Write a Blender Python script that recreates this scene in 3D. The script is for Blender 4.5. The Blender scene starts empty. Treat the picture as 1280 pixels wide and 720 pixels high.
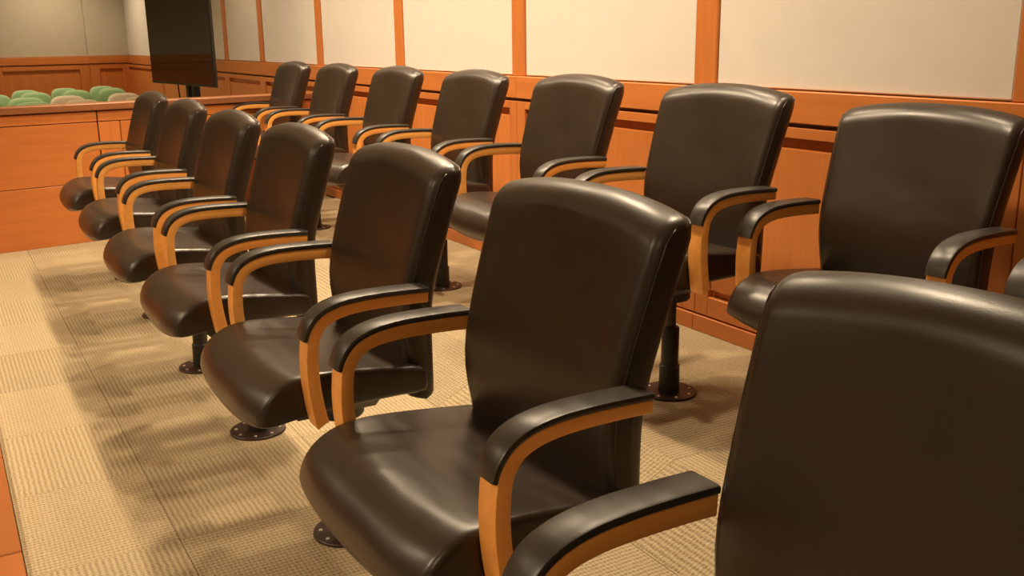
import bpy, math, random
from mathutils import Matrix, Vector

random.seed(7)
scene = bpy.context.scene
COL = scene.collection

# ------------------------------------------------------------------ camera
CAM = Vector((6.4189, -0.8297, 1.2756))
YAW, PITCH, ROLL, FPX = 2.61228, 0.25105, -0.012, 1223.7
fw = Vector((math.cos(YAW) * math.cos(PITCH), math.sin(YAW) * math.cos(PITCH), -math.sin(PITCH)))
r0 = Vector((math.sin(YAW), -math.cos(YAW), 0))
u0 = r0.cross(fw)
rt = r0 * math.cos(ROLL) + u0 * math.sin(ROLL)
up = u0 * math.cos(ROLL) - r0 * math.sin(ROLL)
cam_data = bpy.data.cameras.new('camera')
cam_data.sensor_width = 36.0
cam_data.lens = FPX / 1280 * 36.0
cam_data.clip_start = 0.02
cam = bpy.data.objects.new('camera', cam_data)
COL.objects.link(cam)
m = Matrix((rt, up, -fw)).transposed().to_4x4()
m.translation = CAM
cam.matrix_world = m
scene.camera = cam

# ------------------------------------------------------------------ world, exposure
world = bpy.data.worlds.new('world')
scene.world = world
world.use_nodes = True
world.node_tree.nodes['Background'].inputs[0].default_value = (1.0, 0.8, 0.58, 1)
world.node_tree.nodes['Background'].inputs[1].default_value = 0.05
vs = scene.view_settings
vs.view_transform = 'Standard'
vs.look = 'None'
vs.gamma = 1.0
vs.use_curve_mapping = False
vs.exposure = 0.88

# ceiling lamps: (x, y, watts, cone degrees) - the lamps sit in the downlight housings built below
CEIL = 2.75
WARM = (1.0, 0.78, 0.52)
LAMPS = [
    # row above the aisle between the two rows of chairs
    (-2.4, 0.90, 42, 140), (-0.9, 0.66, 66, 130), (0.10, 0.62, 74, 130), (0.95, 0.62, 82, 130), (1.80, 0.62, 82, 130),
    (2.65, 0.62, 82, 130), (3.50, 0.62, 76, 130), (4.6, 0.62, 52, 130),
    # wall washers close to the rear wall
    (-0.6, 1.40, 22, 120), (0.7, 1.40, 32, 120), (1.9, 1.40, 36, 120), (3.1, 1.40, 34, 120), (4.3, 1.40, 24, 120),
    # room row in front of the jury box
    (0.4, -3.0, 120, 150), (2.6, -3.0, 145, 150), (4.8, -3.0, 160, 150), (7.4, -2.6, 95, 150),
    # gallery
    (-2.6, -1.6, 90, 140), (-5.4, 0.2, 85, 140), (-7.6, 0.9, 75, 140), (-5.4, -3.0, 90, 140),
]

# ------------------------------------------------------------------ materials
def new_mat(name):
    mt = bpy.data.materials.new(name)
    mt.use_nodes = True
    nt = mt.node_tree
    b = nt.nodes['Principled BSDF']
    return mt, nt, b

def N(nt, typ, **kw):
    n = nt.nodes.new(typ)
    for k, v in kw.items():
        setattr(n, k, v)
    return n

def ramp(nt, stops):
    r = nt.nodes.new('ShaderNodeValToRGB')
    els = r.color_ramp.elements
    els[0].position, els[0].color = stops[0][0], (*stops[0][1], 1)
    els[1].position, els[1].color = stops[-1][0], (*stops[-1][1], 1)
    for p, c in stops[1:-1]:
        e = els.new(p)
        e.color = (*c, 1)
    return r

def wood(name, base, dark, grain_axis, rough=0.38, spread=18.0):
    mt, nt, b = new_mat(name)
    tc = N(nt, 'ShaderNodeTexCoord')
    mp = N(nt, 'ShaderNodeMapping')
    sc = [spread] * 3
    sc[grain_axis] = spread * 0.07
    mp.inputs['Scale'].default_value = sc
    nt.links.new(tc.outputs['Object'], mp.inputs['Vector'])
    oi = N(nt, 'ShaderNodeObjectInfo')
    ad = N(nt, 'ShaderNodeVectorMath', operation='ADD')
    ml = N(nt, 'ShaderNodeMath', operation='MULTIPLY')
    ml.inputs[1].default_value = 37.0
    nt.links.new(oi.outputs['Random'], ml.inputs[0])
    nt.links.new(mp.outputs[0], ad.inputs[0])
    nt.links.new(ml.outputs[0], ad.inputs[1])
    ns = N(nt, 'ShaderNodeTexNoise')
    ns.inputs['Scale'].default_value = 1.6
    ns.inputs['Detail'].default_value = 6
    ns.inputs['Distortion'].default_value = 0.6
    nt.links.new(ad.outputs[0], ns.inputs['Vector'])
    r = ramp(nt, [(0.25, dark), (0.55, base), (0.85, tuple(min(1, c * 1.12) for c in base))])
    nt.links.new(ns.outputs['Fac'], r.inputs[0])
    hs = N(nt, 'ShaderNodeHueSaturation')
    mr = N(nt, 'ShaderNodeMapRange')
    mr.inputs['To Min'].default_value = 0.92
    mr.inputs['To Max'].default_value = 1.06
    nt.links.new(oi.outputs['Random'], mr.inputs['Value'])
    nt.links.new(mr.outputs[0], hs.inputs['Value'])
    nt.links.new(r.outputs[0], hs.inputs['Color'])
    nt.links.new(hs.outputs[0], b.inputs['Base Color'])
    b.inputs['Roughness'].default_value = rough
    bp_ = N(nt, 'ShaderNodeBump')
    bp_.inputs['Strength'].default_value = 0.05
    bp_.inputs['Distance'].default_value = 0.002
    nt.links.new(ns.outputs['Fac'], bp_.inputs['Height'])
    nt.links.new(bp_.outputs[0], b.inputs['Normal'])
    return mt

def plain(name, col, rough=0.5, metal=0.0, spec=0.5, var=0.06, scale=8.0, bump=0.0, bscale=60.0):
    mt, nt, b = new_mat(name)
    tc = N(nt, 'ShaderNodeTexCoord')
    ns = N(nt, 'ShaderNodeTexNoise')
    ns.inputs['Scale'].default_value = scale
    ns.inputs['Detail'].default_value = 4
    nt.links.new(tc.outputs['Object'], ns.inputs['Vector'])
    r = ramp(nt, [(0.3, tuple(c * (1 - var) for c in col)), (0.7, tuple(min(1, c * (1 + var)) for c in col))])
    nt.links.new(ns.outputs['Fac'], r.inputs[0])
    nt.links.new(r.outputs[0], b.inputs['Base Color'])
    b.inputs['Roughness'].default_value = rough
    b.inputs['Metallic'].default_value = metal
    b.inputs['Specular IOR Level'].default_value = spec
    if bump:
        n2 = N(nt, 'ShaderNodeTexNoise')
        n2.inputs['Scale'].default_value = bscale
        n2.inputs['Detail'].default_value = 3
        nt.links.new(tc.outputs['Object'], n2.inputs['Vector'])
        bm_ = N(nt, 'ShaderNodeBump')
        bm_.inputs['Strength'].default_value = bump
        bm_.inputs['Distance'].default_value = 0.003
        nt.links.new(n2.outputs['Fac'], bm_.inputs['Height'])
        nt.links.new(bm_.outputs[0], b.inputs['Normal'])
    return mt

def leather(name, col, rough):
    mt, nt, b = new_mat(name)
    tc = N(nt, 'ShaderNodeTexCoord')
    ns = N(nt, 'ShaderNodeTexNoise')
    ns.inputs['Scale'].default_value = 5
    ns.inputs['Detail'].default_value = 3
    nt.links.new(tc.outputs['Object'], ns.inputs['Vector'])
    r = ramp(nt, [(0.3, tuple(c * 0.85 for c in col)), (0.7, tuple(c * 1.15 for c in col))])
    nt.links.new(ns.outputs['Fac'], r.inputs[0])
    nt.links.new(r.outputs[0], b.inputs['Base Color'])
    rr = N(nt, 'ShaderNodeMapRange')
    rr.inputs['To Min'].default_value = rough - 0.05
    rr.inputs['To Max'].default_value = rough + 0.06
    nt.links.new(ns.outputs['Fac'], rr.inputs['Value'])
    nt.links.new(rr.outputs[0], b.inputs['Roughness'])
    b.inputs['Specular IOR Level'].default_value = 0.62
    # soft sit creases and fine grain
    mp = N(nt, 'ShaderNodeMapping')
    mp.inputs['Scale'].default_value = (3.0, 9.0, 6.0)
    nt.links.new(tc.outputs['Object'], mp.inputs['Vector'])
    n2 = N(nt, 'ShaderNodeTexNoise')
    n2.inputs['Scale'].default_value = 1.6
    n2.inputs['Detail'].default_value = 1
    nt.links.new(mp.outputs[0], n2.inputs['Vector'])
    vo = N(nt, 'ShaderNodeTexVoronoi')
    vo.inputs['Scale'].default_value = 420
    nt.links.new(tc.outputs['Object'], vo.inputs['Vector'])
    b1 = N(nt, 'ShaderNodeBump')
    b1.inputs['Strength'].default_value = 0.35
    b1.inputs['Distance'].default_value = 0.012
    nt.links.new(n2.outputs['Fac'], b1.inputs['Height'])
    b2 = N(nt, 'ShaderNodeBump')
    b2.inputs['Strength'].default_value = 0.06
    b2.inputs['Distance'].default_value = 0.001
    nt.links.new(vo.outputs['Distance'], b2.inputs['Height'])
    nt.links.new(b1.outputs[0], b2.inputs['Normal'])
    nt.links.new(b2.outputs[0], b.inputs['Normal'])
    return mt

def carpet(name, axis):
    """looped carpet with ribs running along world axis 0 (x) or 1 (y)"""
    mt, nt, b = new_mat(name)
    geo = N(nt, 'ShaderNodeNewGeometry')
    mp = N(nt, 'ShaderNodeMapping')
    if axis == 1:
        mp.inputs['Rotation'].default_value = (0, 0, math.pi / 2)
    nt.links.new(geo.outputs['Position'], mp.inputs['Vector'])
    wob = N(nt, 'ShaderNodeTexNoise')
    wob.inputs['Scale'].default_value = 45
    nt.links.new(mp.outputs[0], wob.inputs['Vector'])
    sub = N(nt, 'ShaderNodeVectorMath', operation='SUBTRACT')
    sub.inputs[1].default_value = (0.5, 0.5, 0.5)
    nt.links.new(wob.outputs['Color'], sub.inputs[0])
    scl = N(nt, 'ShaderNodeVectorMath', operation='SCALE')
    scl.inputs['Scale'].default_value = 0.008
    nt.links.new(sub.outputs[0], scl.inputs[0])
    add = N(nt, 'ShaderNodeVectorMath', operation='ADD')
    nt.links.new(mp.outputs[0], add.inputs[0])
    nt.links.new(scl.outputs[0], add.inputs[1])
    sp = N(nt, 'ShaderNodeSeparateXYZ')
    nt.links.new(add.outputs[0], sp.inputs[0])
    def sine(sock, pitch):
        a = N(nt, 'ShaderNodeMath', operation='MULTIPLY')
        a.inputs[1].default_value = 2 * math.pi / pitch
        nt.links.new(sock, a.inputs[0])
        s = N(nt, 'ShaderNodeMath', operation='SINE')
        nt.links.new(a.outputs[0], s.inputs[0])
        h = N(nt, 'ShaderNodeMath', operation='MULTIPLY_ADD')
        h.inputs[1].default_value = 0.5
        h.inputs[2].default_value = 0.5
        nt.links.new(s.outputs[0], h.inputs[0])
        return h.outputs[0]
    rib = sine(sp.outputs['Y'], 0.0150)
    loop = sine(sp.outputs['X'], 0.0115)
    mix = N(nt, 'ShaderNodeMath', operation='MULTIPLY_ADD')
    mix.inputs[1].default_value = 0.35
    rb6 = N(nt, 'ShaderNodeMath', operation='MULTIPLY')
    rb6.inputs[1].default_value = 0.62
    nt.links.new(rib, rb6.inputs[0])
    nt.links.new(loop, mix.inputs[0])
    nt.links.new(rb6.outputs[0], mix.inputs[2])
    fine = N(nt, 'ShaderNodeTexNoise')
    fine.inputs['Scale'].default_value = 160
    fine.inputs['Detail'].default_value = 2
    nt.links.new(mp.outputs[0], fine.inputs['Vector'])
    m2 = N(nt, 'ShaderNodeMath', operation='MULTIPLY_ADD')
    m2.inputs[1].default_value = 1.25
    nt.links.new(fine.outputs['Fac'], m2.inputs[0])
    nt.links.new(mix.outputs[0], m2.inputs[2])
    r = ramp(nt, [(0.22, (0.21, 0.155, 0.088)), (0.58, (0.405, 0.322, 0.202)), (0.95, (0.51, 0.418, 0.272))])  # shade of the gaps between ribs painted into the colour, plus random speckle
    dv = N(nt, 'ShaderNodeMath', operation='MULTIPLY')
    dv.inputs[1].default_value = 0.51
    nt.links.new(m2.outputs[0], dv.inputs[0])
    nt.links.new(dv.outputs[0], r.inputs[0])
    oi = N(nt, 'ShaderNodeObjectInfo')
    mr = N(nt, 'ShaderNodeMapRange')
    mr.inputs['To Min'].default_value = 0.93
    mr.inputs['To Max'].default_value = 1.05
    nt.links.new(oi.outputs['Random'], mr.inputs['Value'])
    hs = N(nt, 'ShaderNodeHueSaturation')
    nt.links.new(mr.outputs[0], hs.inputs['Value'])
    nt.links.new(r.outputs[0], hs.inputs['Color'])
    nt.links.new(hs.outputs[0], b.inputs['Base Color'])
    b.inputs['Roughness'].default_value = 0.95
    b.inputs['Specular IOR Level'].default_value = 0.1
    bu = N(nt, 'ShaderNodeBump')
    bu.inputs['Strength'].default_value = 0.6
    bu.inputs['Distance'].default_value = 0.004
    nt.links.new(m2.outputs[0], bu.inputs['Height'])
    nt.links.new(bu.outputs[0], b.inputs['Normal'])
    return mt

M = {
    'leather': leather('black_leather', (0.025, 0.0160, 0.0105), 0.32),
    'cap': leather('arm_cap_leather', (0.028, 0.024, 0.020), 0.36),
    'arm': wood('maple_arm', (0.86, 0.390, 0.092), (0.75, 0.315, 0.066), 1, 0.40, 14),
    'wood_x': wood('cherry_grain_x', (0.56, 0.186, 0.046), (0.495, 0.157, 0.037), 0),
    'wood_y': wood('cherry_grain_y', (0.56, 0.186, 0.046), (0.495, 0.157, 0.037), 1),
    'wood_z': wood('cherry_grain_z', (0.56, 0.186, 0.046), (0.495, 0.157, 0.037), 2),
    'wood_ledge': wood('cherry_ledge', (0.36, 0.118, 0.030), (0.31, 0.098, 0.024), 0),
    'wood_dark': wood('cherry_dark_cap', (0.30, 0.115, 0.045), (0.23, 0.08, 0.03), 1),
    'gap': plain('dark_joint', (0.05, 0.02, 0.01), 0.8),
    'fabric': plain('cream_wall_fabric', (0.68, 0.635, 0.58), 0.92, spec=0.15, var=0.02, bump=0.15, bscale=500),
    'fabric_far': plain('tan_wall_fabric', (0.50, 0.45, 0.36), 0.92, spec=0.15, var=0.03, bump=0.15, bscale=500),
    'plaster': plain('cream_plaster', (0.66, 0.60, 0.50), 0.9, spec=0.2, var=0.02),
    'ceiling': plain('white_ceiling', (0.70, 0.67, 0.60), 0.9, spec=0.2, var=0.02),
    'carpet_x': carpet('loop_carpet_x', 0),
    'carpet_y': carpet('loop_carpet_y', 1),
    'metal': plain('dark_bronze_metal', (0.040, 0.022, 0.015), 0.42, metal=0.3),
    'black': plain('black_plastic', (0.012, 0.010, 0.009), 0.45),
    'bolt': plain('bright_steel', (0.75, 0.70, 0.62), 0.3, metal=0.7),
    'screen': plain('black_glass_screen', (0.006, 0.006, 0.006), 0.06, spec=0.8, var=0.01),
    'green': plain('pale_green_fabric', (0.26, 0.44, 0.22), 0.85, spec=0.2, var=0.05, scale=30),
    'green_rim': plain('green_rim', (0.36, 0.52, 0.28), 0.6),
    'beige': plain('beige_fabric', (0.52, 0.43, 0.30), 0.85, spec=0.2, var=0.05, scale=30),
    'beige_rim': plain('cream_rim', (0.66, 0.60, 0.42), 0.6),
    'white': plain('white_enamel', (0.8, 0.78, 0.74), 0.4),
}
lens_mat, lnt, lb = new_mat('lamp_lens')
lb.inputs['Base Color'].default_value = (1, 0.9, 0.75, 1)
lb.inputs['Emission Color'].default_value = (1.0, 0.82, 0.55, 1)
lb.inputs['Emission Strength'].default_value = 6.0

# ------------------------------------------------------------------ mesh helpers
class MB:
    def __init__(self):
        self.v, self.f = [], []
    def add(self, vs, fs):
        o = len(self.v)
        self.v += [tuple(p) for p in vs]
        self.f += [tuple(i + o for i in q) for q in fs]
    def box(self, x0, x1, y0, y1, z0, z1, bevel=0.0):
        b = min(bevel, (x1 - x0) * .45, (y1 - y0) * .45, (z1 - z0) * .45)
        if b <= 0:
            vs = [(x, y, z) for z in (z0, z1) for y in (y0, y1) for x in (x0, x1)]
            self.add(vs, [(0, 2, 3, 1), (4, 5, 7, 6), (0, 1, 5, 4), (2, 6, 7, 3), (0, 4, 6, 2), (1, 3, 7, 5)])
            return
        vs, idx = [], {}
        X, Y, Z = (x0, x1), (y0, y1), (z0, z1)
        for i in (0, 1):
            for j in (0, 1):
                for k in (0, 1):
                    sx, sy, sz = (1, -1)[i], (1, -1)[j], (1, -1)[k]
                    for a in range(3):
                        p = [X[i] + sx * b, Y[j] + sy * b, Z[k] + sz * b]
                        p[a] = (X[i], Y[j], Z[k])[a]
                        idx[(i, j, k, a)] = len(vs)
                        vs.append(p)
        fs = []
        def q(*ks):
            fs.append(tuple(idx[k] for k in ks))
        for i in (0, 1):
            a = [(i, 0, 0, 0), (i, 1, 0, 0), (i, 1, 1, 0), (i, 0, 1, 0)]
            q(*(a if i else a[::-1]))
            a = [(0, i, 0, 1), (0, i, 1, 1), (1, i, 1, 1), (1, i, 0, 1)]
            q(*(a if i else a[::-1]))
            a = [(0, 0, i, 2), (1, 0, i, 2), (1, 1, i, 2), (0, 1, i, 2)]
            q(*(a if i else a[::-1]))
        for i in (0, 1):
            for j in (0, 1):
                a = [(i, j, 0, 0), (i, j, 1, 0), (i, j, 1, 1), (i, j, 0, 1)]
                q(*(a if i == j else a[::-1]))
                a = [(0, i, j, 1), (1, i, j, 1), (1, i, j, 2), (0, i, j, 2)]
                q(*(a if i == j else a[::-1]))
                a = [(i, 0, j, 0), (i, 0, j, 2), (i, 1, j, 2), (i, 1, j, 0)]
                q(*(a if i == j else a[::-1]))
                for k in (0, 1):
                    a = [(i, j, k, 0), (i, j, k, 1), (i, j, k, 2)]
                    q(*(a if (i + j + k) % 2 == 1 else a[::-1]))
        self.add(vs, fs)
    def lathe(self, prof, n=24, cx=0, cy=0):
        vs, fs = [], []
        for r, z in prof:
            for k in range(n):
                a = 2 * math.pi * k / n
                vs.append((cx + r * math.cos(a), cy + r * math.sin(a), z))
        for i in range(len(prof) - 1):
            for k in range(n):
                k2 = (k + 1) % n
                fs.append((i * n + k, i * n + k2, (i + 1) * n + k2, (i + 1) * n + k))
        fs.append(tuple(range(n))[::-1])
        fs.append(tuple((len(prof) - 1) * n + k for k in range(n)))
        self.add(vs, fs)
    def rings(self, rings, cap=True, closed=True):
        n = len(rings[0])
        vs = [p for r in rings for p in r]
        fs = []
        for i in range(len(rings) - 1):
            for k in range(n if closed else n - 1):
                k2 = (k + 1) % n
                fs.append((i * n + k, i * n + k2, (i + 1) * n + k2, (i + 1) * n + k))
        if cap:
            fs.append(tuple(range(n))[::-1])
            fs.append(tuple((len(rings) - 1) * n + k for k in range(n)))
        self.add(vs, fs)
    def tube(self, pts, r, n=6):
        pts = [Vector(p) for p in pts]
        rings = []
        for i, p in enumerate(pts):
            t = (pts[min(i + 1, len(pts) - 1)] - pts[max(i - 1, 0)]).normalized()
            ref = Vector((0, 0, 1)) if abs(t.z) < 0.9 else Vector((1, 0, 0))
            a = t.cross(ref).normalized()
            b = a.cross(t)
            rings.append([p + a * (r * math.cos(2 * math.pi * k / n)) + b * (r * math.sin(2 * math.pi * k / n)) for k in range(n)])
        self.rings(rings)
    def mesh(self, name, mat, smooth=None):
        me = bpy.data.meshes.new(name)
        me.from_pydata(self.v, [], self.f)
        me.update()
        import bmesh
        bm = bmesh.new()
        bm.from_mesh(me)
        bmesh.ops.recalc_face_normals(bm, faces=bm.faces)
        bm.to_mesh(me)
        bm.free()
        if smooth is not None:
            me.shade_smooth()
            if smooth < 180:
                me.set_sharp_from_angle(angle=math.radians(smooth))
        me.materials.append(mat)
        return me
    def build(self, name, mat, parent=None, smooth=None):
        return obj(name, self.mesh(name, mat, smooth), parent)

def obj(name, me, parent=None, loc=None):
    o = bpy.data.objects.new(name, me)
    COL.objects.link(o)
    if parent:
        o.parent = parent
    if loc:
        o.location = loc
    return o

def tag(o, label=None, cat=None, group=None, kind=None):
    if label: o['label'] = label
    if cat: o['category'] = cat
    if group: o['group'] = group
    if kind: o['kind'] = kind
    return o

def empty(name, loc=(0, 0, 0), rz=0.0):
    o = bpy.data.objects.new(name, None)
    o.empty_display_size = 0.1
    COL.objects.link(o)
    o.location = loc
    o.rotation_euler = (0, 0, rz)
    return o

def copy_tree(o, parent=None):
    c = o.copy()
    COL.objects.link(c)
    c.parent = parent
    for ch in list(o.children):
        copy_tree(ch, c)
    return c

def bx(name, mat, parent, x0, x1, y0, y1, z0, z1, bevel=0.0):
    b = MB()
    b.box(x0, x1, y0, y1, z0, z1, bevel)
    return b.build(name, mat, parent)

# ------------------------------------------------------------------ floor, platform, ledge
WALL = 1.75          # face plane of the rear wall
RISE = 0.119         # height of the platform under the back row
XE = 9.5
LEDGE = -0.775
XBAR = lambda y: -0.45 - 0.15 * y

floor = bx('floor', M['carpet_x'], None, -10.5, XE, -6.5, 2.3, -0.10, -0.012)
tag(floor, 'beige looped carpet floor', None, kind='structure')

tile_mesh = {}
def tile(x0, x1, y0, y1, z, k, parent):
    key = (round(x1 - x0, 3), round(y1 - y0, 3), k)
    if key not in tile_mesh:
        g = 0.0006
        b = MB()
        b.box(g, x1 - x0 - g, g, y1 - y0 - g, -0.012, 0.0, 0.0010)
        tile_mesh[key] = b.mesh('carpet_tile', M['carpet_y' if k else 'carpet_x'])
    obj('carpet_tile', tile_mesh[key], parent, (x0, y0, z))

xs = [0.45 + 0.5 * i for i in range(-2, 13)]
ys = [LEDGE, -0.41, 0.09, 0.59]
for i in range(len(xs) - 1):
    for j in range(len(ys) - 1):
        tile(xs[i], xs[i + 1], ys[j], ys[j + 1], 0.0, (i + j + 1) % 2, floor)

plat = bx('floor_platform', M['carpet_x'], None, -0.75, XE, 0.845, WALL + 0.06, -0.012, RISE - 0.012)
tag(plat, 'carpeted platform carrying the back row of chairs', None, kind='structure')
# the carpet slopes up to the platform
rm = MB()
rm.rings([[(x, 0.59, -0.012), (x, 0.846, -0.012), (x, 0.846, RISE - 0.012)] for x in (-0.75, XE)])
rm.build('ramp_core', M['carpet_x'], plat)
for i in range(len(xs) - 1):
    t = MB()
    x0, x1 = xs[i] + 0.0006, xs[i + 1] - 0.0006
    t.rings([[(x, 0.5906, -0.012), (x, 0.8444, RISE - 0.012), (x, 0.8444, RISE), (x, 0.5906, 0.0)] for x in (x0, x1)])
    t.build('ramp_tile', M['carpet_y' if i % 2 else 'carpet_x'], plat)
ys2 = [0.845, 1.345, WALL]
for i in range(len(xs) - 1):
    for j in range(2):
        tile(xs[i], xs[i + 1], ys2[j], ys2[j + 1], RISE, (i + j) % 2, plat)

ledge = bx('trim_1', M['gap'], None, -0.35, 7.2, -1.02, LEDGE - 0.004, -0.012, 0.012)
tag(ledge, 'flat orange wooden boards along the front carpet edge', None, kind='structure')
lx = [3.84 + 0.68 * (i - 6) for i in range(11)]
for i in range(10):
    bx('board', M['wood_ledge'], ledge, lx[i] + 0.003, lx[i + 1] - 0.003, -1.02, LEDGE - 0.002, 0.0, 0.022, 0.003)

# ------------------------------------------------------------------ rear wall
wall_rear = bx('wall_rear', M['plaster'], None, -9.6, XE, WALL + 0.02, WALL + 0.2, -0.012, CEIL)
tag(wall_rear, 'rear wall with cream fabric panels and cherry wainscot', None, kind='structure')
RAIL = 1.085
strips = [-9.0, -6.55, -4.95, -3.42, -2.24, -0.77, 0.675, 2.116, 3.502, 4.82, 6.2, 7.6, XE]
SW = 0.061
for i, x in enumerate(strips[1:-1]):
    w = SW
    bx('wood_strip', M['wood_z'], wall_rear, x - w, x + w, WALL - 0.012, WALL + 0.02, RAIL, CEIL, 0.004)
for i in range(len(strips) - 1):
    a, b = strips[i], strips[i + 1]
    bx('fabric_panel', M['fabric'], wall_rear, a + SW + 0.003, b - SW - 0.003, WALL - 0.004, WALL + 0.02, RAIL + 0.004, CEIL, 0.004)
    zb = RISE if a > -0.8 else 0.0
    bx('top_rail', M['wood_x'], wall_rear, a + 0.001, b - 0.001, WALL - 0.026, WALL + 0.02, RAIL - 0.108, RAIL, 0.003)
    bx('frieze_band', M['wood_x'], wall_rear, a + 0.0765, b - 0.0765, WALL - 0.022, WALL + 0.02, RAIL - 0.160, RAIL - 0.123, 0.002)
    bx('stile', M['wood_z'], wall_rear, a + 0.0015, a + 0.075, WALL - 0.022, WALL + 0.02, zb + 0.072, RAIL - 0.123, 0.002)
    bx('stile', M['wood_z'], wall_rear, b - 0.075, b - 0.0015, WALL - 0.022, WALL + 0.02, zb + 0.072, RAIL - 0.123, 0.002)
    bx('bottom_rail', M['wood_x'], wall_rear, a + 0.0765, b - 0.0765, WALL - 0.022, WALL + 0.02, zb + 0.072, zb + 0.15, 0.002)
    bx('wainscot_panel', M['wood_z'], wall_rear, a + 0.0765, b - 0.0765, WALL + 0.008, WALL + 0.02, zb + 0.1505, RAIL - 0.1605)
    rp = MB()
    # raised field inside the recessed panel
    x0, x1, z0, z1 = a + 0.080, b - 0.080, zb + 0.175, RAIL - 0.196
    yb_, yf_ = WALL + 0.009, WALL - 0.014
    ring0 = [(x0, yb_, z0), (x1, yb_, z0), (x1, yb_, z1), (x0, yb_, z1)]
    s = 0.005
    ring1 = [(x0 + s, yf_, z0 + s), (x1 - s, yf_, z0 + s), (x1 - s, yf_, z1 - s), (x0 + s, yf_, z1 - s)]
    rp.rings([ring0, ring1])
    rp.build('raised_field', M['wood_z'], wall_rear)
    bx('baseboard', M['wood_x'], wall_rear, a + 0.001, b - 0.001, WALL - 0.030, WALL + 0.02, zb + 0.0005, zb + 0.066, 0.002)

# ------------------------------------------------------------------ far gallery wall (runs slightly askew)
FK, FS = -8.75, 0.30
ang = math.atan(FS)
wall_far = empty('wall_far', (FK, WALL + 0.02, 0), ang)
# local frame: local -y runs along the wall away from the rear wall, local +x faces the room
wf = bx('wall_slab', M['plaster'], wall_far, -0.3, -0.02, -9.0, 0.3, -0.012, CEIL)
tag(wall_far, 'far gallery wall with tan fabric panels and cherry wainscot', None, kind='structure')
fb = [0.0, -0.62, -1.92, -3.25, -4.55, -5.85, -7.15]
for i in range(len(fb) - 1):
    b_, a_ = fb[i], fb[i + 1]
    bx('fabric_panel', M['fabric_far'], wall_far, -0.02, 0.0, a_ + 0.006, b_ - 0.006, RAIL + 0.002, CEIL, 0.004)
    bx('top_rail', M['wood_y'], wall_far, -0.02, 0.03, a_, b_, RAIL - 0.10, RAIL, 0.004)
    bx('stile', M['wood_z'], wall_far, -0.02, 0.018, a_ + 0.002, a_ + 0.14, 0.08, RAIL - 0.11, 0.002)
    bx('stile', M['wood_z'], wall_far, -0.02, 0.018, b_ - 0.14, b_ - 0.002, 0.08, RAIL - 0.11, 0.002)
    bx('header_rail', M['wood_y'], wall_far, -0.02, 0.018, a_ + 0.141, b_ - 0.141, RAIL - 0.175, RAIL - 0.11, 0.002)
    bx('wainscot_panel', M['wood_z'], wall_far, -0.02, -0.005, a_ + 0.141, b_ - 0.141, 0.08, RAIL - 0.176)
    bx('baseboard', M['wood_y'], wall_far, -0.02, 0.024, a_, b_, 0.0, 0.079, 0.002)

# the rest of the shell, behind and beside the camera
tag(bx('wall_opposite', M['plaster'], None, -10.5, XE, -6.7, -6.5, -0.012, CEIL), 'plain cream wall opposite the jury box', None, kind='structure')
tag(bx('wall_end', M['plaster'], None, XE, XE + 0.2, -6.5, 2.3, -0.012, CEIL), 'plain cream wall at the near end of the room', None, kind='structure')
tag(bx('ceiling', M['ceiling'], None, -10.5, XE, -6.5, 2.3, CEIL, CEIL + 0.1), 'white ceiling', None, kind='structure')

# ------------------------------------------------------------------ gallery bar (low wooden wall at the end of the jury box)
BZ = 0.893
bar = empty('wall_bar', (XBAR(0), 0, 0), math.atan(0.15))
tag(bar, 'low cherry wood bar wall between jury box and gallery', None, kind='structure')
bx('core', M['gap'], bar, -0.10, -0.016, -3.2, 1.68, 0, BZ - 0.05)
cuts = [-3.2, -1.75, 0.105, 1.68]
for i in range(3):
    a, b = cuts[i] + 0.004, cuts[i + 1] - 0.004
    zb = 0.0
    bx('rail_board', M['wood_y'], bar, -0.016, 0.002, a, b, BZ - 0.115, BZ - 0.052, 0.002)
    if i < 2:
        bx('front_panel', M['wood_y'], bar, -0.016, 0.0, a, b, 0.388, BZ - 0.120, 0.002)
        bx('front_panel', M['wood_y'], bar, -0.016, 0.0, a, b, 0.0, 0.384, 0.002)
    else:
        bx('front_panel', M['wood_z'], bar, -0.016, 0.0, a, a + 0.135, 0.0, BZ - 0.120, 0.002)
        bx('front_panel', M['wood_z'], bar, -0.016, 0.0, a + 0.139, b, 0.0, BZ - 0.120, 0.002)
bx('cap_board', M['wood_dark'], bar, -0.14, 0.022, -3.2, 1.68, BZ - 0.045, BZ, 0.005)

# ------------------------------------------------------------------ jury chair
ARM_X = 0.297
def arm_curve():
    # outer (top / front) edge of the bent wooden arm, rear to foot, as (y, z)
    ctrl = [(0.108, 0.712), (0.06, 0.7145), (0.0, 0.716), (-0.05, 0.7155), (-0.09, 0.712), (-0.124, 0.704), (-0.151, 0.690),
            (-0.170, 0.668), (-0.181, 0.641), (-0.186, 0.60), (-0.187, 0.56), (-0.184, 0.515), (-0.178, 0.47), (-0.173, 0.445), (-0.170, 0.438)]
    pts = []
    for i in range(len(ctrl) - 1):
        p0 = Vector(ctrl[max(i - 1, 0)]); p1 = Vector(ctrl[i]); p2 = Vector(ctrl[i + 1]); p3 = Vector(ctrl[min(i + 2, len(ctrl) - 1)])
        for k in range(3):
            t = k / 3
            pts.append(0.5 * ((2 * p1) + (p2 - p0) * t + (2 * p0 - 5 * p1 + 4 * p2 - p3) * t * t + (3 * p1 - p0 - 3 * p2 + p3) * t ** 3))
    pts.append(Vector(ctrl[-1]))
    return pts

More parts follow.
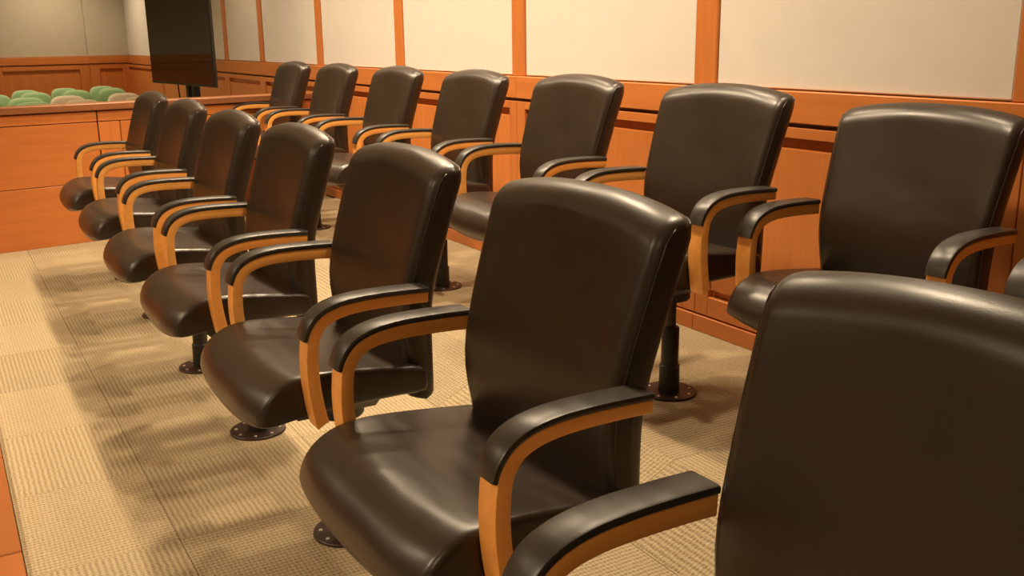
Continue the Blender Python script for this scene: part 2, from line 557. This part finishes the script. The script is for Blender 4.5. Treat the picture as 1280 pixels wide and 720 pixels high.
def strip_along(pts, o0, o1, hw, cx, rnd, skew=0.0):
    """sweep a rounded rectangle between offsets o0..o1 from the curve (positive = outside); o0, o1, hw may be functions of t"""
    rings = []
    n = len(pts)
    for i, p in enumerate(pts):
        t = i / (n - 1)
        d = (pts[min(i + 1, n - 1)] - pts[max(i - 1, 0)]).normalized()
        nv = Vector((d.y, -d.x))               # curve runs to -y, then down: outside is up / front
        if nv.y < 0 and i < n * 0.5:
            nv = -nv
        a = o0(t) if callable(o0) else o0
        b = o1(t) if callable(o1) else o1
        h = hw(t) if callable(hw) else hw
        r0_, r1_ = rnd
        r0_ = min(r0_, (b - a) * .45); r1_ = min(r1_, (b - a) * .45)
        sec = []
        for (sx, off, sg, r) in ((-1, a, 1, r0_), (1, a, 1, r0_), (1, b, -1, r1_), (-1, b, -1, r1_)):
            corner = [(sx * h, off + sg * r), (sx * (h - 0.29 * r), off + sg * 0.29 * r), (sx * (h - r), off)]
            if (sx, off) in ((-1, a), (1, b)):
                sec += corner
            else:
                sec += corner[::-1]
        lim = (a + b) / 2
        sk = skew * max(0.0, 1 - t / 0.5)          # underside of the horizontal run rises to the outside
        rings.append([(cx + q, p.x + nv.x * (o + (sk * q / h if o < lim else 0)), p.y + nv.y * (o + (sk * q / h if o < lim else 0))) for q, o in sec])
    b = MB()
    b.rings(rings)
    return b

def make_back():
    b = MB()
    def near(a, n):   # samples dense near the ends
        half = [1 - a * (1 - math.sin(math.pi / 2 * k / n)) for k in range(n + 1)]   # 1-a .. 1
        return half
    e = near(0.115, 5)
    inner = [i / 8 * e[0] for i in range(8)]
    pos = inner + e
    us = [-q for q in pos[:0:-1]] + pos
    ev = [1 - 0.085 * (1 - math.sin(math.pi / 2 * k / 5)) for k in range(6)]
    vsamp = [0.0, 0.004, 0.012, 0.025] + [0.025 + (ev[0] - 0.025) * i / 14 for i in range(1, 14)] + ev
    def edge(s, a):
        s = abs(s)
        if s <= 1 - a: return 1.0
        q = (s - (1 - a)) / a
        return math.sqrt(max(0.0, 1 - q * q))
    def lerp(tab, z):
        for (z0, y0), (z1, y1) in zip(tab, tab[1:]):
            if z <= z1:
                t = (z - z0) / (z1 - z0)
                t = max(0, min(1, t))
                return y0 + (y1 - y0) * t
        return tab[-1][1]
    def smooth(tab, z):
        return sum(lerp(tab, z + d) for d in (-0.05, -0.025, 0, 0.025, 0.05)) / 5
    FT = [(0.42, 0.094), (0.50, 0.090), (0.56, 0.076), (0.62, 0.066), (0.67, 0.068), (0.75, 0.088), (0.82, 0.109), (0.90, 0.136), (0.98, 0.164), (1.05, 0.186)]
    BT = [(0.42, 0.162), (0.52, 0.160), (0.62, 0.156), (0.69, 0.160), (0.784, 0.188), (0.90, 0.221), (0.97, 0.245), (1.05, 0.270)]
    z0 = 0.424
    front, back, grid_f, grid_b = [], [], [], []
    for v in vsamp:
        rf, rb = [], []
        for u in us:
            zt = 0.984 + 0.029 * (1 - abs(u) ** 2.2) - 0.012 * abs(u) ** 28
            z = z0 + v * (zt - z0)
            hw = 0.244 + 0.035 * (z - z0) / 0.58
            x = u * hw
            yf = smooth(FT, z) + 0.020 * (1 - u * u) * math.sin(math.pi * min(1, max(0, (z - 0.5) / 0.5)))
            yb = smooth(BT, z)
            g = edge(u, 0.115) * edge(v if v > 0.5 else 0, 0.085)
            if v < 0.025:
                g *= math.sqrt(1 - (1 - v / 0.025) ** 2)
            mid = yf * 0.45 + yb * 0.55
            rf.append((x, mid + (yf - mid) * g, z))
            rb.append((x, mid + (yb - mid) * g, z))
        grid_f.append(rf); grid_b.append(rb)
    nu, nv = len(us), len(vsamp)
    vs = [p for r in grid_f for p in r] + [p for r in grid_b for p in r]
    o = nu * nv
    fs = []
    for i in range(nv - 1):
        for j in range(nu - 1):
            q = (i * nu + j, i * nu + j + 1, (i + 1) * nu + j + 1, (i + 1) * nu + j)
            fs.append(q)
            fs.append(tuple(k + o for k in q[::-1]))
    b.add(vs, fs)
    # piping along the front edge: where the front panel meets the boxing
    jl, jr = 2, nu - 3
    pl = [Vector(grid_f[i][jr]) + Vector((0.0006, -0.0006, 0)) for i in range(4, nv - 2)]
    pr = [Vector(grid_f[i][jl]) + Vector((-0.0006, -0.0006, 0)) for i in range(4, nv - 2)]
    top = [Vector(grid_b[nv - 3][j]) for j in range(jl, jr + 1)]
    return b, pl, pr, top

def make_seat():
    prof = [(0.125, 0.452), (0.128, 0.49), (0.115, 0.516), (0.06, 0.526), (0.0, 0.534), (-0.06, 0.541), (-0.12, 0.546), (-0.17, 0.546),
            (-0.21, 0.541), (-0.245, 0.529), (-0.275, 0.510), (-0.297, 0.483), (-0.306, 0.452), (-0.300, 0.424), (-0.280, 0.408),
            (-0.250, 0.410), (-0.21, 0.428), (-0.16, 0.444), (-0.10, 0.450), (0.0, 0.452), (0.06, 0.452)]
    # refine by Catmull-Rom
    n = len(prof)
    fine = []
    for i in range(n):
        p0, p1, p2, p3 = (Vector(prof[(i + k - 1) % n]) for k in range(4))
        for k in range(2):
            t = k / 2
            fine.append(0.5 * ((2 * p1) + (p2 - p0) * t + (2 * p0 - 5 * p1 + 4 * p2 - p3) * t * t + (3 * p1 - p0 - 3 * p2 + p3) * t ** 3))
    c = Vector((-0.09, 0.488))
    HW = 0.266
    R = 0.015
    us = []
    for k in range(6):
        a = math.pi / 2 * k / 5
        us.append((HW - R + R * math.sin(a), R * (1 - math.cos(a))))
    cols = [(x, ins) for x, ins in us[::-1]]
    pos = [(0.0, 0), (0.05, 0), (0.10, 0), (0.15, 0), (0.195, 0), (0.23, 0)] + us
    allc = [(-x, i) for x, i in pos[:0:-1]] + pos
    rings = []
    for x, ins in allc:
        u = abs(x) / HW
        ring = []
        m_ = len(fine)
        for k, p in enumerate(fine):
            y, z = p
            tdir = (fine[(k + 1) % m_] - fine[k - 1]).normalized()
            nv = Vector((-tdir.y, tdir.x))
            if nv.dot(p - c) > 0: nv = -nv
            y += nv.x * ins; z += nv.y * ins
            f_ = max(0.0, (-0.13 - y) / 0.18)                      # front zone
            y += 0.022 * f_ * u ** 4                               # front edge bows forward in the middle
            if z < 0.452 and y < -0.12:                            # lip is shallower towards the sides
                z += (0.452 - z) * 0.75 * u ** 2
            if z > 0.50:
                z -= 0.014 * (1 - u * u) * max(0, 1 - abs((y + 0.05) / 0.17) ** 2)
            ring.append((x, y, z))
        rings.append(ring)
    b = MB()
    b.rings(rings)
    return b

def make_chair():
    root = empty('jury_chair')
    make_seat().build('seat', M['leather'], root, 50)
    bk, pl, pr, top = make_back()
    back = bk.build('backrest', M['leather'], root, 180)
    for line in (pl, pr):
        t = MB(); t.tube(line, 0.0022, 6); t.build('piping', M['leather'], back, 180)
    t = MB(); t.tube(top, 0.0022, 6); t.build('piping', M['leather'], back, 180)
    pts = arm_curve()
    ncap = max(i for i, p in enumerate(pts) if p.y > 0.640) + 1
    for s in (-1, 1):
        w = strip_along(pts, lambda t: -0.0275 - 0.010 * max(0, t - 0.6), 0.0, lambda t: 0.0255 + 0.001 * t, s * ARM_X, (0.004, 0.002), s * 0.0045)
        arm = w.build('armrest', M['arm'], root, 40)
        c = strip_along(pts[:ncap], 0.0005, lambda t: 0.0125 - 0.002 * max(0, t - 0.8) * 5, lambda t: 0.0290 - 0.002 * max(0, t - 0.7) / 0.3, s * ARM_X, (0.003, 0.0075))
        c.build('arm_cap', M['cap'], arm, 40)
    mc = MB(); mc.box(-0.085, 0.085, -0.155, 0.09, 0.362, 0.453, 0.02)
    mc.build('tilt_mechanism', M['black'], root)
    st = MB(); st.lathe([(0.055, 0.332), (0.060, 0.338), (0.060, 0.362), (0.045, 0.368)], 20)
    st.build('mounting_collar', M['black'], root, 40)
    rd = MB(); rd.lathe([(0.017, 0.225), (0.017, 0.352)], 16)
    rd.build('lift_rod', M['metal'], root, 40)
    cl = MB(); cl.lathe([(0.029, 0.095), (0.029, 0.225), (0.026, 0.23)], 20)
    cl.build('column', M['black'], root, 40)
    sl = MB(); sl.lathe([(0.035, 0.007), (0.0335, 0.098), (0.030, 0.101)], 20)
    sl.build('column_sleeve', M['black'], root, 40)
    pb = MB(); pb.lathe([(0.092, 0.0), (0.092, 0.0055), (0.090, 0.0075)], 32)
    plate = pb.build('base_plate', M['metal'], root, 30)
    bm_ = None
    for k in range(8):
        if bm_ is None:
            q = MB(); q.lathe([(0.0055, 0.0), (0.0055, 0.002), (0.003, 0.0035)], 8)
            bm_ = q.mesh('bolt', M['bolt'], 30)
        a = 2 * math.pi * (k + 0.5) / 8
        obj('bolt', bm_, plate, (0.072 * math.cos(a), 0.072 * math.sin(a), 0.0075))
    return root

ORD = ['first', 'second', 'third', 'fourth', 'fifth', 'sixth', 'seventh', 'eighth']
# x, y, turn in degrees, how far the gas lift lets the seat down
FRONT = [(0.745, 0.027, 0, 0), (1.645, 0.009, 0, 0), (2.544, -0.015, 0, 0), (3.322, -0.017, 0, 0), (4.140, -0.014, 0, 0.003), (4.949, -0.014, 1.2, 0.002), (5.850, -0.137, 2.0, 0.004)]
BACK = [(-0.321, 1.185, 0, 0), (0.523, 1.187, 0, 0), (1.431, 1.187, 0, 0), (2.321, 1.182, 0, 0), (3.165, 1.184, 0.5, 0), (4.020, 1.176, 2.2, -0.008), (4.680, 1.325, 4.3, -0.045), (5.50, 1.33, 4.0, -0.04)]
FIXED = ('column', 'column_sleeve', 'base_plate', 'lift_rod')
proto = None
for row, lst, z in (('front', FRONT, 0.0), ('back', BACK, RISE)):
    for i, (x, y, rz, lift) in enumerate(lst):
        if proto is None:
            proto = make_chair()
            ch = proto
        else:
            ch = copy_tree(proto)
        ch.location = (x, y, z)
        ch.rotation_euler = (0, 0, math.radians(rz))
        for part in ch.children:
            if part.name.split('.')[0] not in FIXED:
                part.location.z = lift
        if row == 'front':
            lab = f'black leather armchair with wooden arms, front row, {ORD[i]} from the bar'
        else:
            lab = f'black leather armchair with wooden arms, back row along the wall, {ORD[i]} from the bar'
        tag(ch, lab, 'chair', f'jury chairs in the {row} row')

# ------------------------------------------------------------------ gallery seats
def make_gallery_seat(pad, rim, name):
    root = empty(name)
    # built facing +x; back about 0.42 wide
    def plate(x_off, hw, z0, z1, th, curve):
        b = MB()
        n = 28
        rings = []
        for (sc, dx) in ((0.90, 0), (0.97, 0.35), (1.0, 0.5), (0.97, 0.65), (0.90, 1.0)):
            ring = []
            for k in range(n):
                a = 2 * math.pi * k / n
                ca, sa = math.cos(a), math.sin(a)
                ex = 2 / 3.2
                y = sc * hw * math.copysign(abs(ca) ** ex, ca)
                zc, zh = (z0 + z1) / 2, (z1 - z0) / 2
                z = zc + sc * zh * math.copysign(abs(sa) ** ex, sa)
                ring.append((x_off + dx * th - 0.16 * (z - 0.40) + curve * (y / hw) ** 2, y, z))
            rings.append(ring)
        b.rings(rings)
        return b
    plate(-0.17, 0.205, 0.36, 0.70, 0.035, 0.03).build('back_shell', rim, root, 60)
    plate(-0.142, 0.188, 0.385, 0.682, 0.035, 0.03).build('back_pad', pad, root, 60)
    sb = MB()
    rings = []
    for (sc, z) in ((0.92, 0.355), (1.0, 0.37), (1.0, 0.395), (0.94, 0.412)):
        ring = []
        for k in range(24):
            a = 2 * math.pi * k / 24
            ca, sa = math.cos(a), math.sin(a)
            ring.append((0.03 + sc * 0.19 * math.copysign(abs(ca) ** 0.6, ca), sc * 0.195 * math.copysign(abs(sa) ** 0.6, sa), z))
        rings.append(ring)
    sb.rings(rings)
    sb.build('seat', pad, root, 50)
    for sx in (-1, 1):
        for sy in (-1, 1):
            lg = MB()
            lg.tube([(0.03 + sx * 0.12, sy * 0.13, 0.36), (0.03 + sx * 0.17, sy * 0.17, 0.0)], 0.011, 8)
            lg.build('leg', M['black'], root, 60)
    return root

protos = {}
rows = [  # x at y = 0.6, slope, list of (y, colour), text
    (-7.45, -0.55, [(-1.55, 'g'), (-1.06, 'g'), (-0.65, 'g'), (-0.15, 'g'), (0.32, 'g'), (0.80, 'g'), (1.30, 'g')], 'row along the far wall'),
    (-6.72, -0.55, [(-1.60, 'g'), (-1.1, 'g'), (-0.58, 'g'), (-0.09, 'g'), (0.36, 'g'), (0.85, 'g'), (1.31, 'g')], 'second row from the far wall'),
    (-5.50, -0.25, [(-1.5, 'g'), (-1.0, 'g'), (-0.45, 'g'), (0.13, 'g'), (0.56, 'b'), (1.18, 'b')], 'second row behind the bar'),
    (-4.55, -0.25, [(-1.3, 'g'), (-0.80, 'g'), (-0.33, 'g'), (0.12, 'g'), (0.59, 'b'), (1.19, 'b')], 'row nearest the bar'),
]
for (x06, sl, seats, txt) in rows:
    for (y, c) in seats:
        if c not in protos:
            protos[c] = make_gallery_seat(M['green'], M['green_rim'], 'gallery_seat') if c == 'g' else make_gallery_seat(M['beige'], M['beige_rim'], 'gallery_seat')
            s = protos[c]
        else:
            s = copy_tree(protos[c])
        s.location = (x06 + sl * (y - 0.6), y, 0.0)
        s.rotation_euler = (0, 0, math.atan(-sl) * 0.8)
        cn = 'pale green' if c == 'g' else 'beige'
        k = len(seats) - seats.index((y, c)) - 1
        tag(s, f'{cn} gallery seat, {txt}, {ORD[k]} from the side wall', 'seat', f'{cn} gallery seats, {txt}')

# ------------------------------------------------------------------ television on a stand behind the bar
tvL, tvR = Vector((-2.19, 0.795)), Vector((-0.86, 0.975))
d = tvR - tvL
tva = math.atan2(d.y, d.x)
W_ = d.length
tv = empty('television', (*((tvL + tvR) / 2), 0), tva)
tag(tv, 'large black flat television on a floor stand behind the bar', 'television')
TZ = 0.945
H_ = W_ * 0.575
casing = MB(); casing.box(-W_ / 2, W_ / 2, 0.0, 0.022, TZ, TZ + H_, 0.004)
cs = casing.build('casing', M['black'], tv)
sc_ = MB(); sc_.box(-W_ / 2 + 0.012, W_ / 2 - 0.012, -0.002, 0.002, TZ + 0.016, TZ + H_ - 0.012)
sc_.build('screen', M['screen'], tv)
for sx in (-0.02, 0.10):
    bx('post', M['black'], tv, sx, sx + 0.055, 0.034, 0.084, 0.03, TZ + 0.45, 0.006)
bx('mount', M['black'], tv, -0.25, 0.33, 0.021, 0.036, TZ + 0.2, TZ + 0.42, 0.002)
bx('foot', M['black'], tv, -0.32, 0.40, -0.22, 0.32, 0.0, 0.035, 0.01)
cb = MB(); cb.tube([(-0.17, 0.03, TZ + 0.01), (-0.15, 0.03, 0.82), (-0.11, 0.04, 0.6), (-0.10, 0.05, 0.3), (-0.08, 0.06, 0.03)], 0.006, 6)
cb.build('cable', M['black'], tv, 60)

# ------------------------------------------------------------------ ceiling downlights with their lamps
hous = None
for (x, y, watts, cone) in LAMPS:
    if hous is None:
        hous = empty('ceiling_downlight')
        t = MB()
        n = 28
        rings = []
        for r, z in ((0.075, 0.0), (0.105, 0.0), (0.105, -0.008), (0.075, -0.012)):
            rings.append([(r * math.cos(2 * math.pi * k / n), r * math.sin(2 * math.pi * k / n), z) for k in range(n)])
        rings.append(rings[0])
        t.rings(rings, cap=False)
        t.build('trim_ring', M['white'], hous, 40)
        ln = MB(); ln.lathe([(0.074, -0.006), (0.074, -0.002)], 24)
        ln.build('lens', lens_mat, hous, 40)
        h = hous
    else:
        h = copy_tree(hous)
    h.location = (x, y, CEIL)
    where = 'along the rear wall' if y > 1.2 else 'above the aisle between the jury chair rows' if y > 0.3 and x > -1 else ('above the gallery' if x < 0 else 'above the aisle before the jury box')
    tag(h, f'round white recessed ceiling downlight {where}', 'ceiling light', f'downlights {where}')
    ld = bpy.data.lights.new('downlight_lamp', 'SPOT')
    ld.energy = watts
    ld.color = WARM
    ld.spot_size = math.radians(cone)
    ld.spot_blend = 0.85
    ld.shadow_soft_size = 0.07
    lo = bpy.data.objects.new('downlight_lamp', ld)
    COL.objects.link(lo)
    lo.location = (x, y, CEIL - 0.03)
